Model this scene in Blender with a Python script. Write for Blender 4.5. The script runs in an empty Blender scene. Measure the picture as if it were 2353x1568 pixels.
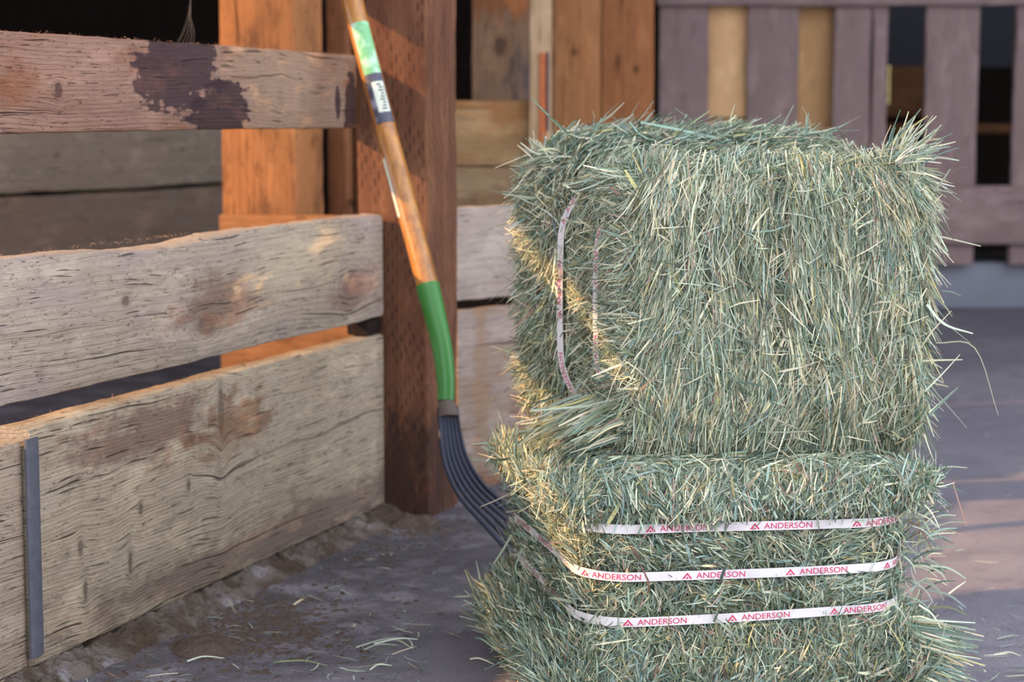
import bpy, bmesh, math, random
import numpy as np
from mathutils import Vector, Matrix, noise as mn

SC = bpy.context.scene
COL = SC.collection
rnd = random.Random(7)
rng = np.random.default_rng(11)

# ------------------------------------------------------------------ camera
F_PX, W_PX, H_PX = 4700.0, 2353.0, 1568.0
HORIZON, CAM_H = 265.0, 0.67
TILT = math.atan((H_PX / 2 - HORIZON) / F_PX)
cam_data = bpy.data.cameras.new('camera')
cam_data.sensor_width = 36.0
cam_data.lens = F_PX / W_PX * 36.0
cam_data.clip_start, cam_data.clip_end = 0.05, 200
cam_data.dof.use_dof = True
cam_data.dof.focus_distance = 2.22
cam_data.dof.aperture_fstop = 7.0
cam = bpy.data.objects.new('camera', cam_data)
COL.objects.link(cam)
cam.location = (0, 0, CAM_H)
cam.rotation_euler = (math.pi / 2 - TILT, 0, 0)
SC.camera = cam

# ------------------------------------------------------------------ sky, sun, exposure
world = bpy.data.worlds.new('sky')
SC.world = world
world.use_nodes = True
bg = world.node_tree.nodes['Background']
bg.inputs[0].default_value = (0.85, 0.885, 1.0, 1)
bg.inputs[1].default_value = 1.0
sun_d = bpy.data.lights.new('sun', 'SUN')
sun_d.energy = 2.2
sun_d.color = (1.0, 0.55, 0.24)
sun_d.angle = math.radians(1.1)
sun = bpy.data.objects.new('sun', sun_d)
COL.objects.link(sun)
sun.location = (-6, 2, 5)
SUN_TO = Vector((-0.88, -0.15, 0.44)).normalized()
sun.rotation_euler = SUN_TO.to_track_quat('Z', 'Y').to_euler()
vs = SC.view_settings
vs.view_transform = 'Standard'
vs.look = 'None'
vs.gamma = 1.0
vs.use_curve_mapping = False
vs.exposure = 1.48

# ------------------------------------------------------------------ helpers
def tag(o, label=None, cat=None, group=None, kind=None):
    if label: o['label'] = label
    if cat: o['category'] = cat
    if group: o['group'] = group
    if kind: o['kind'] = kind
    return o

def empty(name, loc, rz=0.0, rx=0.0, ry=0.0):
    o = bpy.data.objects.new(name, None)
    o.empty_display_size = 0.05
    COL.objects.link(o)
    o.location = loc
    o.rotation_euler = (rx, ry, rz)
    return o

def mesh_obj(name, verts, faces, mat, parent=None, smooth=False, sharp=None):
    me = bpy.data.meshes.new(name)
    me.from_pydata([tuple(v) for v in verts], [], faces)
    me.validate()
    me.update()
    if smooth:
        me.shade_smooth()
        if sharp: me.set_sharp_from_angle(angle=math.radians(sharp))
    if mat: me.materials.append(mat)
    o = bpy.data.objects.new(name, me)
    COL.objects.link(o)
    if parent: o.parent = parent
    return o

class G:
    """small node-graph writer"""
    def __init__(self, name):
        self.m = bpy.data.materials.new(name)
        self.m.use_nodes = True
        self.t = self.m.node_tree
        self.b = self.t.nodes['Principled BSDF']
        self.out = self.t.nodes['Material Output']
    def n(self, typ): return self.t.nodes.new(typ)
    def put(self, sock, v):
        if isinstance(v, (int, float)): sock.default_value = v
        elif isinstance(v, tuple):
            sock.default_value = v if len(v) == len(sock.default_value) else tuple(v) + (1.0,)
        else: self.t.links.new(v, sock)
    def math(self, op, a, b=0.0, c=None, clamp=False):
        k = self.n('ShaderNodeMath'); k.operation = op; k.use_clamp = clamp
        self.put(k.inputs[0], a); self.put(k.inputs[1], b)
        if c is not None: self.put(k.inputs[2], c)
        return k.outputs[0]
    def add(self, a, b): return self.math('ADD', a, b)
    def sub(self, a, b): return self.math('SUBTRACT', a, b)
    def mul(self, a, b): return self.math('MULTIPLY', a, b)
    def xyz(self, v):
        k = self.n('ShaderNodeSeparateXYZ'); self.put(k.inputs[0], v); return k.outputs
    def vec(self, x, y, z):
        k = self.n('ShaderNodeCombineXYZ')
        for i, q in enumerate((x, y, z)): self.put(k.inputs[i], q)
        return k.outputs[0]
    def noise(self, v, scale=1.0, detail=3.0, rough=0.55, dist=0.0):
        k = self.n('ShaderNodeTexNoise')
        self.put(k.inputs['Vector'], v); k.inputs['Scale'].default_value = scale
        k.inputs['Detail'].default_value = detail; k.inputs['Roughness'].default_value = rough
        k.inputs['Distortion'].default_value = dist
        return k.outputs['Fac']
    def step(self, v, lo, hi, a=0.0, b=1.0):
        k = self.n('ShaderNodeMapRange'); k.interpolation_type = 'SMOOTHSTEP'
        self.put(k.inputs[0], v); self.put(k.inputs[1], lo); self.put(k.inputs[2], hi)
        self.put(k.inputs[3], a); self.put(k.inputs[4], b)
        return k.outputs[0]
    def mix(self, f, a, b, mode='MIX'):
        k = self.n('ShaderNodeMix'); k.data_type = 'RGBA'; k.blend_type = mode
        self.put(k.inputs['Factor'], f); self.put(k.inputs['A'], a) if False else None
        self.put(k.inputs[6], a); self.put(k.inputs[7], b)
        return k.outputs[2]
    def obj(self):
        return self.n('ShaderNodeTexCoord').outputs['Object']
    def finish(self, col, rough=0.8, height=None, dist=0.002, strength=1.0, spec=0.3, metal=0.0):
        self.put(self.b.inputs['Base Color'], col)
        self.put(self.b.inputs['Roughness'], rough)
        self.put(self.b.inputs['Specular IOR Level'], spec)
        self.put(self.b.inputs['Metallic'], metal)
        if height is not None:
            k = self.n('ShaderNodeBump'); k.inputs['Strength'].default_value = strength
            k.inputs['Distance'].default_value = dist
            self.put(k.inputs['Height'], height)
            self.t.links.new(k.outputs[0], self.b.inputs['Normal'])
        return self.m

def srgb(r, g, b):
    f = lambda c: (c / 255 / 12.92) if c / 255 <= 0.04045 else ((c / 255 + 0.055) / 1.055) ** 2.4
    return (f(r), f(g), f(b))

ALB = 0.84
def wood(name, light, dark, patch, axis='x', seed=0.0, ring=420.0, knots=(), stains=(), crack=0.5,
         fine=1.0, blot=0.5, contrast=0.5, rough=0.85, bump=0.0016, incise=False, spec=0.2, warp=1.0):
    """weathered timber; grain along the given object axis. knots: (along, across, r along, r across);
    stains: (along, across, r along, r across, colour, edge noise)"""
    g = G(name)
    light, dark, patch = (tuple(c * ALB for c in q) for q in (light, dark, patch))
    stains = [(a, b, c_, d_, tuple(q * ALB for q in e), f) for (a, b, c_, d_, e, f) in stains]
    s = g.xyz(g.obj())
    if axis == 'x': x, y, z = s[0], s[1], s[2]
    elif axis == 'zq': x, y, z = s[2], 0.0, g.add(s[0], s[1])
    else: x, y, z = s[2], s[1], s[0]
    y0_ = y
    y = g.add(y, seed * 1.37)
    xs = g.add(x, seed * 3.1)
    low = g.noise(g.vec(g.mul(xs, 2.2), g.mul(y, 6), g.mul(z, 5)), 1.0, 2.0)
    low2 = g.noise(g.vec(g.mul(xs, 9), g.mul(y, 9), g.mul(z, 30)), 1.0, 2.0)
    zz = g.add(z, g.add(g.mul(g.sub(low, 0.5), 0.03 * warp), g.mul(g.sub(low2, 0.5), 0.0022 * warp)))
    kmask = None
    kring = None
    for (kx, kz, rx, rz) in knots:
        dx = g.mul(g.sub(x, kx), 1.0 / rx)
        dz = g.mul(g.sub(z, kz), 1.0 / rz)
        wob = g.mul(g.sub(g.noise(g.vec(x, y, z), 60, 2), 0.5), 0.9)
        r2 = g.add(g.add(g.mul(dx, dx), g.mul(dz, dz)), wob)
        infl = g.math('DIVIDE', 1.0, g.add(1.0, g.math('MAXIMUM', r2, 0.0)))
        zz = g.sub(zz, g.mul(g.mul(g.sub(z, kz), infl), 0.6))
        km = g.step(r2, 0.25, 1.1, 1.0, 0.0)
        kr = g.mul(g.step(r2, 0.5, 4.0, 1.0, 0.0), g.math('SINE', g.mul(r2, 7.0)))
        kmask = km if kmask is None else g.math('MAXIMUM', kmask, km)
        kring = kr if kring is None else g.add(kring, kr)
    bands = g.noise(g.vec(g.mul(xs, 1.2), g.mul(y, 40), g.mul(zz, 95)), 1.0, 4.0, 0.62)
    fib = g.noise(g.vec(g.mul(xs, 14), g.mul(y, 300), g.mul(zz, 620)), 1.0, 3.0, 0.6)
    rg = g.math('SINE', g.add(g.mul(zz, ring), g.mul(bands, 9.0)))
    rg = g.step(rg, -0.2, 1.0)
    var = g.add(g.mul(g.sub(bands, 0.5), 1.3 * contrast), g.add(g.mul(g.sub(fib, 0.5), 1.2 * fine * contrast), g.mul(g.sub(rg, 0.4), 0.28 * contrast)))
    col = g.mix(g.math('ADD', 0.42, var, clamp=True), light, dark)
    pn = g.noise(g.vec(g.mul(xs, 4), g.mul(y, 8), g.mul(zz, 14)), 1.0, 4.0, 0.6)
    col = g.mix(g.step(pn, 0.46, 0.68, 0.0, 0.85), col, patch)
    bn = g.noise(g.vec(g.mul(xs, 22), g.mul(y, 22), g.mul(z, 34)), 1.0, 5.0, 0.65)
    pn2 = g.noise(g.vec(g.mul(xs, 7), g.mul(y, 9), g.mul(zz, 20)), 1.0, 4.0, 0.65)
    col = g.mix(g.step(pn2, 0.50, 0.68, 0.0, 0.55), col, tuple(min(1, c * 1.22) for c in light))
    col = g.mix(g.step(bn, 0.54, 0.75, 0.0, blot * 0.8), col, tuple(c * 0.5 for c in dark))
    pit = g.noise(g.vec(g.mul(xs, 70), g.mul(y, 90), g.mul(zz, 330)), 1.0, 3.0, 0.7)
    col = g.mix(g.step(pit, 0.60, 0.72, 0.0, 0.55 * fine * min(1.0, 0.4 + crack)), col, tuple(c * 0.42 for c in dark))
    col = g.mix(g.step(pit, 0.26, 0.40, 0.35 * fine, 0.0), col, tuple(min(1, c * 1.25) for c in light))
    if kmask is not None:
        col = g.mix(g.mul(kmask, 0.75), col, tuple(c * 0.5 for c in dark))
        col = g.mix(g.math('MULTIPLY', kring, 0.4, clamp=True), col, tuple(c * 0.55 for c in dark))
    for (sx, sz, rx, rz, sc_, en) in stains:
        dx = g.mul(g.sub(x, sx), 1.0 / rx)
        dz = g.mul(g.sub(z, sz), 1.0 / rz)
        en1 = g.noise(g.vec(g.mul(xs, 16), g.mul(y, 10), g.mul(zz, 55)), 1.0, 4.0, 0.6)
        en2 = g.noise(g.vec(g.mul(xs, 45), g.mul(y, 10), g.mul(z, 60)), 1.0, 2.0, 0.6)
        r2 = g.add(g.math('SQRT', g.add(g.mul(dx, dx), g.mul(dz, dz))),
                   g.add(g.mul(g.sub(en1, 0.5), (3.0 if en > 0.45 else 9.0) * en), g.mul(g.sub(en2, 0.5), (1.0 if en > 0.45 else 4.0) * en)))
        soft = 0.06 if en > 0.45 else 0.5
        edge = g.step(r2, 1.0 - soft, 1.0 + soft, 1.0, 0.0)
        body = g.mix(g.step(fib, 0.3, 0.8, 0.0, 0.45), sc_, tuple(min(1, c * 1.9) for c in sc_))
        body = g.mix(g.step(pn2, 0.5, 0.66, 0.0, 0.5), body, (sc_[0] * 3.2, sc_[1] * 2.4, sc_[2] * 1.6))
        col = g.mix(g.mul(edge, 0.92 if en > 0.45 else 0.72), col, body)
    h = g.add(g.mul(g.sub(fib, g.mul(g.step(pit, 0.58, 0.72), 0.7)), 0.6 * fine), g.add(g.mul(rg, -0.22), g.mul(bands, 0.6)))
    if crack > 0:
        cm = g.noise(g.vec(g.mul(xs, 4), g.mul(y, 3), g.mul(z, 14)), 1.0, 2.0, 0.5)
        def checks(freq, wmax, along, lo, hi):
            t = g.add(g.mul(zz, freq), g.mul(g.noise(g.vec(g.mul(xs, 1.3), 0.0, g.mul(z, 5)), 1.0, 3.0, 0.6), 0.06 * freq))
            row = g.math('FLOOR', t)
            mk = g.noise(g.vec(g.mul(xs, along), g.mul(row, 7.73), seed), 1.0, 2.0, 0.5)
            w = g.step(mk, lo, hi, 0.0, wmax)
            return g.step(g.math('ABSOLUTE', g.sub(g.math('FRACT', t), 0.5)), 0.0, g.add(w, 0.0001), 1.0, 0.0)
        ck = checks(26, 0.062, 2.2, 0.60 - 0.07 * min(crack, 1.7), 0.74)
        ck = g.math('MAXIMUM', ck, g.mul(checks(170, 0.30, 13, 0.60 - 0.03 * crack, 0.72), 0.75))
        ck = g.mul(ck, g.step(cm, 0.30, 0.5, 0.35, 1.0))
        col = g.mix(g.mul(ck, 0.88), col, tuple(c * 0.16 for c in dark))
        h = g.sub(h, g.mul(ck, 2.6))
    if incise:
        ia = g.math('FRACT', g.add(g.mul(x, 34), g.math('MULTIPLY', g.math('FLOOR', g.mul(z, 130)), 0.37)))
        ib = g.math('FRACT', g.mul(z, 130))
        im = g.mul(g.step(ia, 0.5, 0.58, 0.0, 1.0), g.mul(g.step(ib, 0.2, 0.35), g.step(ib, 0.6, 0.8, 1.0, 0.0)))
        im = g.mul(im, g.step(g.noise(g.vec(g.mul(x, 9), g.mul(z, 40), 0.0), 1.0, 2.0), 0.40, 0.6, 0.05, 0.6))
        col = g.mix(im, col, tuple(c * 0.4 for c in dark))
        h = g.sub(h, g.mul(im, 1.2))
    return g.finish(col, rough, h, bump, 0.9, spec)

def plain(name, col, rough=0.6, metal=0.0, spec=0.4, vary=0.15, scale=40, bump=0.0):
    g = G(name)
    v = g.noise(g.obj(), scale, 4)
    c = g.mix(v, tuple(max(0, k * (1 - vary)) for k in col), tuple(min(1, k * (1 + vary)) for k in col))
    return g.finish(c, rough, v if bump else None, bump or 0.001, 0.6, spec, metal)

def plank(name, x0, x1, y0, y1, z0, z1, mat, parent=None, axis='x', seed=0, amp=0.0015, r=0.004, step=0.02, sag=0.0, tilt0=0.0, top_fn=None):
    """sawn board with softened, slightly uneven arrises; long side along the given axis, in the parent's frame"""
    if axis == 'x': L0, L1, A0, A1, B0, B1 = x0, x1, y0, y1, z0, z1
    else: L0, L1, A0, A1, B0, B1 = z0, z1, y0, y1, x0, x1
    n = max(2, int((L1 - L0) / step))
    prof = []
    for cx_, cy_, a0 in ((A1 - r, B1 - r, 0), (A0 + r, B1 - r, 90), (A0 + r, B0 + r, 180), (A1 - r, B0 + r, 270)):
        for k in (0, 45, 90):
            a = math.radians(a0 + k)
            prof.append((cx_ + r * math.cos(a), cy_ + r * math.sin(a)))
    m = len(prof)
    verts, faces = [], []
    for i in range(n + 1):
        l = L0 + (L1 - L0) * i / n
        for j, (a, b) in enumerate(prof):
            q = j // 3
            na = mn.noise((l * 22, q * 7.3 + seed, 1.1)) * amp + mn.noise((l * 4, q * 3.3 + seed, 5.1)) * amp
            nb = mn.noise((l * 26, q * 5.7 + seed, 8.3)) * amp + mn.noise((l * 3, q * 2.1 + seed, 3.3)) * amp * 1.6
            bb = b + nb + sag * math.sin(math.pi * i / n)
            if top_fn and q in (0, 1): bb += top_fn(l)
            verts.append((l, a + na, bb) if axis == 'x' else (bb, a + na, l))
    for i in range(n):
        for j in range(m):
            k = (j + 1) % m
            f = (i * m + j, i * m + k, (i + 1) * m + k, (i + 1) * m + j)
            faces.append(f)
    faces.append(tuple(reversed(range(m))))
    faces.append(tuple(n * m + j for j in range(m)))
    o = mesh_obj(name, verts, faces, mat, parent, True, 32)
    bm = bmesh.new(); bm.from_mesh(o.data); bmesh.ops.recalc_face_normals(bm, faces=bm.faces); bm.to_mesh(o.data); bm.free()
    return o

def tube(pts, rad, seg=10, caps=True):
    """verts, faces of a tube along pts; rad number or list"""
    pts = [Vector(p) for p in pts]
    n = len(pts)
    rad = rad if isinstance(rad, (list, tuple)) else [rad] * n
    verts, faces = [], []
    t0 = (pts[1] - pts[0]).normalized()
    up = Vector((0, 0, 1)) if abs(t0.z) < 0.9 else Vector((1, 0, 0))
    nrm = t0.cross(up).normalized()
    for i, p in enumerate(pts):
        t = ((pts[min(i + 1, n - 1)] - pts[max(i - 1, 0)])).normalized()
        nrm = (nrm - t * nrm.dot(t)).normalized()
        b = t.cross(nrm)
        for k in range(seg):
            a = 2 * math.pi * k / seg
            verts.append(p + (nrm * math.cos(a) + b * math.sin(a)) * rad[i])
    for i in range(n - 1):
        for k in range(seg):
            k2 = (k + 1) % seg
            faces.append((i * seg + k, i * seg + k2, (i + 1) * seg + k2, (i + 1) * seg + k))
    if caps:
        faces.append(tuple(reversed(range(seg))))
        faces.append(tuple((n - 1) * seg + k for k in range(seg)))
    return verts, faces

def spline(pts, k=8):
    """Catmull-Rom through pts"""
    P = [Vector(p) for p in pts]
    P = [P[0] * 2 - P[1]] + P + [P[-1] * 2 - P[-2]]
    out = []
    for i in range(1, len(P) - 2):
        for j in range(k):
            t = j / k
            a, b, c, d = P[i - 1], P[i], P[i + 1], P[i + 2]
            out.append(0.5 * ((2 * b) + (c - a) * t + (2 * a - 5 * b + 4 * c - d) * t * t + (3 * b - a - 3 * c + d) * t ** 3))
    out.append(P[-2])
    return out

def sight(px, py, Y):
    """the point of the place seen at a photo pixel, at a known distance Y into the barn"""
    xr, yr = (px - W_PX / 2) / F_PX, (H_PX / 2 - py) / F_PX
    c, s = math.cos(TILT), math.sin(TILT)
    d = Vector((xr, c + yr * s, -s + yr * c))
    return Vector((0, 0, CAM_H)) + d * (Y / d.y)

def ground(px, py, z=0.0):
    xr, yr = (px - W_PX / 2) / F_PX, (H_PX / 2 - py) / F_PX
    c, s = math.cos(TILT), math.sin(TILT)
    d = Vector((xr, c + yr * s, -s + yr * c))
    return Vector((0, 0, CAM_H)) + d * ((z - CAM_H) / d.z)

# ================================================================== the setting
# ---- concrete floor
g = G('barn_concrete')
co = g.obj()
s = g.xyz(co)
n1 = g.noise(co, 1.7, 5); n2 = g.noise(co, 14, 5, 0.6); n3 = g.noise(co, 230, 4, 0.75)
c = g.mix(g.step(n1, 0.35, 0.65), srgb(146, 143, 152), srgb(166, 161, 166))
c = g.mix(g.step(n2, 0.45, 0.75, 0.0, 0.55), c, srgb(118, 114, 124))
c = g.mix(g.step(n3, 0.5, 0.72, 0.0, 0.6), c, srgb(88, 84, 92))
c = g.mix(g.step(n3, 0.28, 0.42, 0.5, 0.0), c, srgb(190, 186, 190))
n4 = g.noise(co, 620, 3, 0.8)
c = g.mix(g.step(n4, 0.5, 0.66, 0.0, 0.5), c, srgb(84, 82, 92))
c = g.mix(g.step(n4, 0.32, 0.44, 0.45, 0.0), c, srgb(204, 200, 206))
# trodden dirt beside the boards
fd = g.add(g.mul(g.sub(s[0], -0.209), 0.946), g.mul(g.sub(s[1], 3.383), -0.325))
dn = g.noise(g.vec(g.mul(s[0], 9), g.mul(s[1], 9), 0.0), 1.0, 5, 0.62)
dm = g.mul(g.step(g.add(g.mul(g.sub(dn, 0.5), 1.1), fd), 0.12, 0.45, 1.0, 0.0), g.step(g.add(dn, g.mul(g.sub(n3, 0.5), 0.5)), 0.38, 0.6))
c = g.mix(g.mul(dm, 0.55), c, srgb(84, 72, 68))
spk = g.noise(co, 55, 3, 0.6)
c = g.mix(g.step(spk, 0.66, 0.74, 0.0, 0.7), c, srgb(78, 66, 60))
h = g.add(g.add(g.mul(n3, 0.9), g.mul(n4, 0.4)), g.add(g.mul(n2, 0.9), g.mul(dm, 0.8)))
c = g.mix(1.0, c, (1.05, 1.04, 1.08), 'MULTIPLY')
mat_floor = g.finish(c, 0.92, h, 0.006, 1.0, 0.2)
fl = mesh_obj('floor', [(-9, -4, 0), (9, -4, 0), (9, 14, 0), (-9, 14, 0)], [(0, 1, 2, 3)], mat_floor)
tag(fl, 'rough grey concrete barn floor', 'floor', kind='structure')

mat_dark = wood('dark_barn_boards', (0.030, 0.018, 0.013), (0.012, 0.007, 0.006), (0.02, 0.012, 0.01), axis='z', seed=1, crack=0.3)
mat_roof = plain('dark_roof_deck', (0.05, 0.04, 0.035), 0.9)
def slab(name, a, b, mat, label):
    (x0, y0, z0), (x1, y1, z1) = a, b
    v = [(x0, y0, z0), (x1, y0, z0), (x1, y1, z0), (x0, y1, z0), (x0, y0, z1), (x1, y0, z1), (x1, y1, z1), (x0, y1, z1)]
    f = [(0, 3, 2, 1), (4, 5, 6, 7), (0, 1, 5, 4), (1, 2, 6, 5), (2, 3, 7, 6), (3, 0, 4, 7)]
    o = mesh_obj(name, v, f, mat)
    return tag(o, label, name.split('_')[0], kind='structure')
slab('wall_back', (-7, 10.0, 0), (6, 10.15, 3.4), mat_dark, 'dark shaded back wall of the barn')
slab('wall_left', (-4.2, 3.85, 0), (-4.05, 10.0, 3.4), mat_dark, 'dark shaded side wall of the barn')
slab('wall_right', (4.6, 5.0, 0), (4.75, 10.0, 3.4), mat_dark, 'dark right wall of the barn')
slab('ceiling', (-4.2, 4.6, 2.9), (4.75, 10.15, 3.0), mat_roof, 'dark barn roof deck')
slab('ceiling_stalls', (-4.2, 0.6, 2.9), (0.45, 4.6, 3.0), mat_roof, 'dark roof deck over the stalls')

# added unseen panel above head height, put in to block the sun
o = slab('wall_side', (-2.75, -2.0, 2.4), (-2.6, 4.45, 2.9), mat_dark, 'added dark panel blocking the sun over the open side of the stalls'); o.name = 'wall_sun_blocker'

# ================================================================== stall boards on the left
FP = Vector((-0.209, 3.383, 0.0))
FROT = math.atan2(0.946, 0.325)
FD, FN = Vector((0.325, 0.946, 0)), Vector((0.946, -0.325, 0))
fence = empty('stall_fence', FP, FROT)
tag(fence, 'weathered stall fence of wide sawn boards with a grey steel joint strip', 'fence')
C_LIGHT, C_MID, C_BRN = srgb(196, 178, 160), srgb(140, 120, 108), srgb(126, 98, 84)
m_rail = wood('rail_timber', srgb(178, 142, 122), srgb(122, 88, 76), srgb(150, 98, 68), seed=2.0, ring=1100, contrast=0.75,
    knots=[(-0.36, 0.705, 0.018, 0.014), (-0.30, 0.70, 0.014, 0.02), (-0.22, 0.695, 0.012, 0.016), (-0.93, 0.70, 0.01, 0.012)],
    stains=[(-0.26, 0.71, 0.30, 0.2, srgb(158, 134, 112), 0.28), (-0.62, 0.73, 0.12, 0.062, srgb(66, 50, 54), 0.62),
            (-0.50, 0.675, 0.09, 0.045, srgb(62, 46, 50), 0.60),
            (-0.034, 0.685, 0.026, 0.060, srgb(66, 46, 44), 0.46), (-0.085, 0.69, 0.010, 0.028, srgb(66, 50, 54), 0.46)], crack=0.9, blot=0.35, fine=1.5)
m_p2 = wood('board_two_timber', srgb(204, 188, 166), srgb(148, 130, 116), srgb(176, 160, 152), seed=5.0, ring=700, contrast=0.6,
    knots=[(-0.64, 0.385, 0.035, 0.017), (-0.14, 0.40, 0.05, 0.03), (-0.86, 0.437, 0.012, 0.008)],
    stains=[(-0.60, 0.41, 0.12, 0.035, srgb(122, 94, 78), 0.3), (-0.12, 0.39, 0.09, 0.03, srgb(138, 110, 98), 0.35),
            (-0.33, 0.455, 0.16, 0.05, srgb(196, 180, 152), 0.3)], crack=1.5, blot=0.45, fine=1.5)
m_p3 = wood('board_three_timber', srgb(202, 186, 158), srgb(138, 122, 104), srgb(178, 164, 144), seed=9.0, ring=1250, contrast=0.7,
    knots=[(-0.60, 0.262, 0.012, 0.05), (-0.98, 0.145, 0.008, 0.014), (-0.86, 0.10, 0.006, 0.02), (-0.97, 0.09, 0.007, 0.016), (-0.70, 0.175, 0.007, 0.012), (-0.83, 0.165, 0.006, 0.01)],
    stains=[(-0.80, 0.262, 0.17, 0.034, srgb(112, 84, 74), 0.34), (-0.56, 0.235, 0.10, 0.035, srgb(118, 84, 58), 0.34),
            (-0.4, 0.05, 0.6, 0.028, srgb(116, 100, 94), 0.3)], crack=1.7, blot=0.5, fine=1.5)
m_p3b = wood('near_board_timber', srgb(192, 174, 152), srgb(138, 118, 100), srgb(178, 160, 140), seed=14.0, ring=1250, contrast=0.75,
    knots=[(-1.17, 0.13, 0.008, 0.014), (-1.20, 0.22, 0.006, 0.01)], crack=1.6, blot=0.5, fine=1.5)
m_top = wood('upper_rail_timber', srgb(166, 140, 120), srgb(118, 92, 80), srgb(140, 110, 92), seed=17.0, crack=0.6)
def wear2(l): return 0.004 * mn.noise((l * 3.1, 2, 0)) - 0.008 * math.exp(-((l + 0.78) / 0.16) ** 2)
plank('rail', -1.75, -0.012, 0.046, 0.088, 0.649, 0.768, m_rail, fence, seed=1, amp=0.0012)
upr = plank('rail', -1.75, -0.012, 0.046, 0.088, 0.866, 1.17, m_top, fence, seed=31, amp=0.0012)
for v in upr.data.vertices: v.co.z += 0.044 * v.co.x
plank('board', -1.75, -0.012, 0.0, 0.042, 0.338, 0.508, m_p2, fence, seed=2, amp=0.0022, r=0.006, top_fn=wear2)
plank('board', -1.088, -0.012, 0.0, 0.042, 0.022, 0.309, m_p3, fence, seed=3, amp=0.002, r=0.006)
plank('board', -1.75, -1.094, 0.006, 0.046, 0.012, 0.291, m_p3b, fence, seed=4, amp=0.002, r=0.006)
plank('spacer_block', -0.07, -0.013, 0.004, 0.04, 0.311, 0.337, mat_dark, fence, seed=19, amp=0.002, r=0.004)
m_steel = plain('galvanised_steel', srgb(100, 102, 112), 0.6, 0.3, 0.4, 0.35, 90, 0.0008)
st = plank('joint_strip', -1.099, -1.074, -0.0045, 0.0, 0.036, 0.296, m_steel, fence, axis='z', seed=8, amp=0.0004, r=0.0012)
tag(st, 'grey steel strip over the board joint')

m_bed = plain('stall_bedding', srgb(74, 58, 52), 0.95, 0, 0.1, 0.3, 30, 0.01)
bed = mesh_obj('floor_stall', [(-3.0, 0.10, 0.012), (0.6, 0.10, 0.012), (0.6, 2.6, 0.012), (-3.0, 2.6, 0.012)], [(0, 1, 2, 3)], m_bed)
bed.location = FP; bed.rotation_euler = (0, 0, FROT)
tag(bed, 'dark trodden earth floor inside the stall', 'floor', kind='structure')

# ---- treated post the boards run into
m_post = wood('treated_post_timber', srgb(144, 100, 72), srgb(92, 60, 46), srgb(102, 64, 50), axis='zq', seed=21.0, ring=260, crack=0.0, contrast=0.55, incise=True, blot=0.4,
    stains=[(0.06, -0.02, 0.10, 0.07, srgb(52, 42, 40), 0.35)])
post = empty('timber_post', FP, FROT)
tag(post, 'reddish brown treated timber post with sun stripes where the stall boards end', 'post')
# in this frame x runs along the boards, y to the left; the post's long axis is z
def upright(name, parent, x0, x1, y0, y1, z0, z1, mat, seed=0, amp=0.0015, r=0.005, step=0.03):
    return plank(name, x0, x1, y0, y1, z0, z1, mat, parent, axis='z', seed=seed, amp=amp, r=r, step=step)
upright('post_shaft', post, 0.0, 0.14, -0.074, 0.050, 0.0, 2.88, m_post, seed=5, amp=0.002)

# ---- second run of boards beyond the post
F2 = Vector((-0.085, 3.585, 0))
F2R = math.atan2(0.80, 0.60)
fence2 = empty('stall_fence', F2, F2R)
tag(fence2, 'pale weathered boards continuing behind the green-collared fork and the hay', 'fence')
m_q2 = wood('far_board_upper', srgb(196, 182, 168), srgb(158, 140, 128), srgb(180, 160, 148), seed=41.0, contrast=0.5, crack=0.6)
m_q3 = wood('far_board_lower', srgb(186, 170, 160), srgb(140, 122, 112), srgb(150, 124, 98), seed=43.0, contrast=0.5, crack=0.6,
    stains=[(0.05, 0.2, 0.02, 0.3, srgb(150, 122, 98), 0.3), (0.17, 0.12, 0.025, 0.2, srgb(138, 112, 94), 0.3)])
plank('board', -0.02, 1.3, 0, 0.042, 0.346, 0.508, m_q2, fence2, seed=12, amp=0.003, r=0.006)
plank('board', -0.02, 1.3, 0, 0.042, 0.02, 0.327, m_q3, fence2, seed=13, amp=0.003, r=0.006)

# ================================================================== background timbers
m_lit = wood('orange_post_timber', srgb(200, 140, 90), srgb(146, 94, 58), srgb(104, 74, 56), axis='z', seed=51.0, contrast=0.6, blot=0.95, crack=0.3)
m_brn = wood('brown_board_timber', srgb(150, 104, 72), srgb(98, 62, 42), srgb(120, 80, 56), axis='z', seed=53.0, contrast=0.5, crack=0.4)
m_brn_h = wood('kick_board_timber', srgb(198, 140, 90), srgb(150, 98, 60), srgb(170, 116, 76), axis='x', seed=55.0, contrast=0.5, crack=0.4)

def post_frame(px, Y, rot):
    p = sight(px, 600, Y); return Vector((p.x, p.y, 0)), rot
# sunlit square post behind the rail; local x across its face, y into the barn
p, r = post_frame(512, 4.2, math.radians(-17))
lp = empty('timber_post', p, r); tag(lp, 'broad sunlit orange timber post behind the top rail', 'post')
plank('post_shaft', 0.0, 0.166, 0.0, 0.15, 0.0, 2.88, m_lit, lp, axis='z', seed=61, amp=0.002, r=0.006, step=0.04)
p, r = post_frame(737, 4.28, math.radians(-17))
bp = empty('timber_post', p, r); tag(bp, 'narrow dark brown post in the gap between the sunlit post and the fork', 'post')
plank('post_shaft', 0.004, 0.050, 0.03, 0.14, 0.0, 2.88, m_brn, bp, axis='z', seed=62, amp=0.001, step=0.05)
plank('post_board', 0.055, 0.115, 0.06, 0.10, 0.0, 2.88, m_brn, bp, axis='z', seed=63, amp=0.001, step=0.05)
p, r = post_frame(505, 4.1, math.radians(-10))
kb = empty('kick_board', p, r); tag(kb, 'sunlit orange board across the foot of the broad post, seen through the board gap', 'board')
plank('board', 0.0, 0.30, 0.0, 0.038, 0.02, 0.47, m_brn_h, kb, seed=64, amp=0.002, r=0.005)

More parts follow.
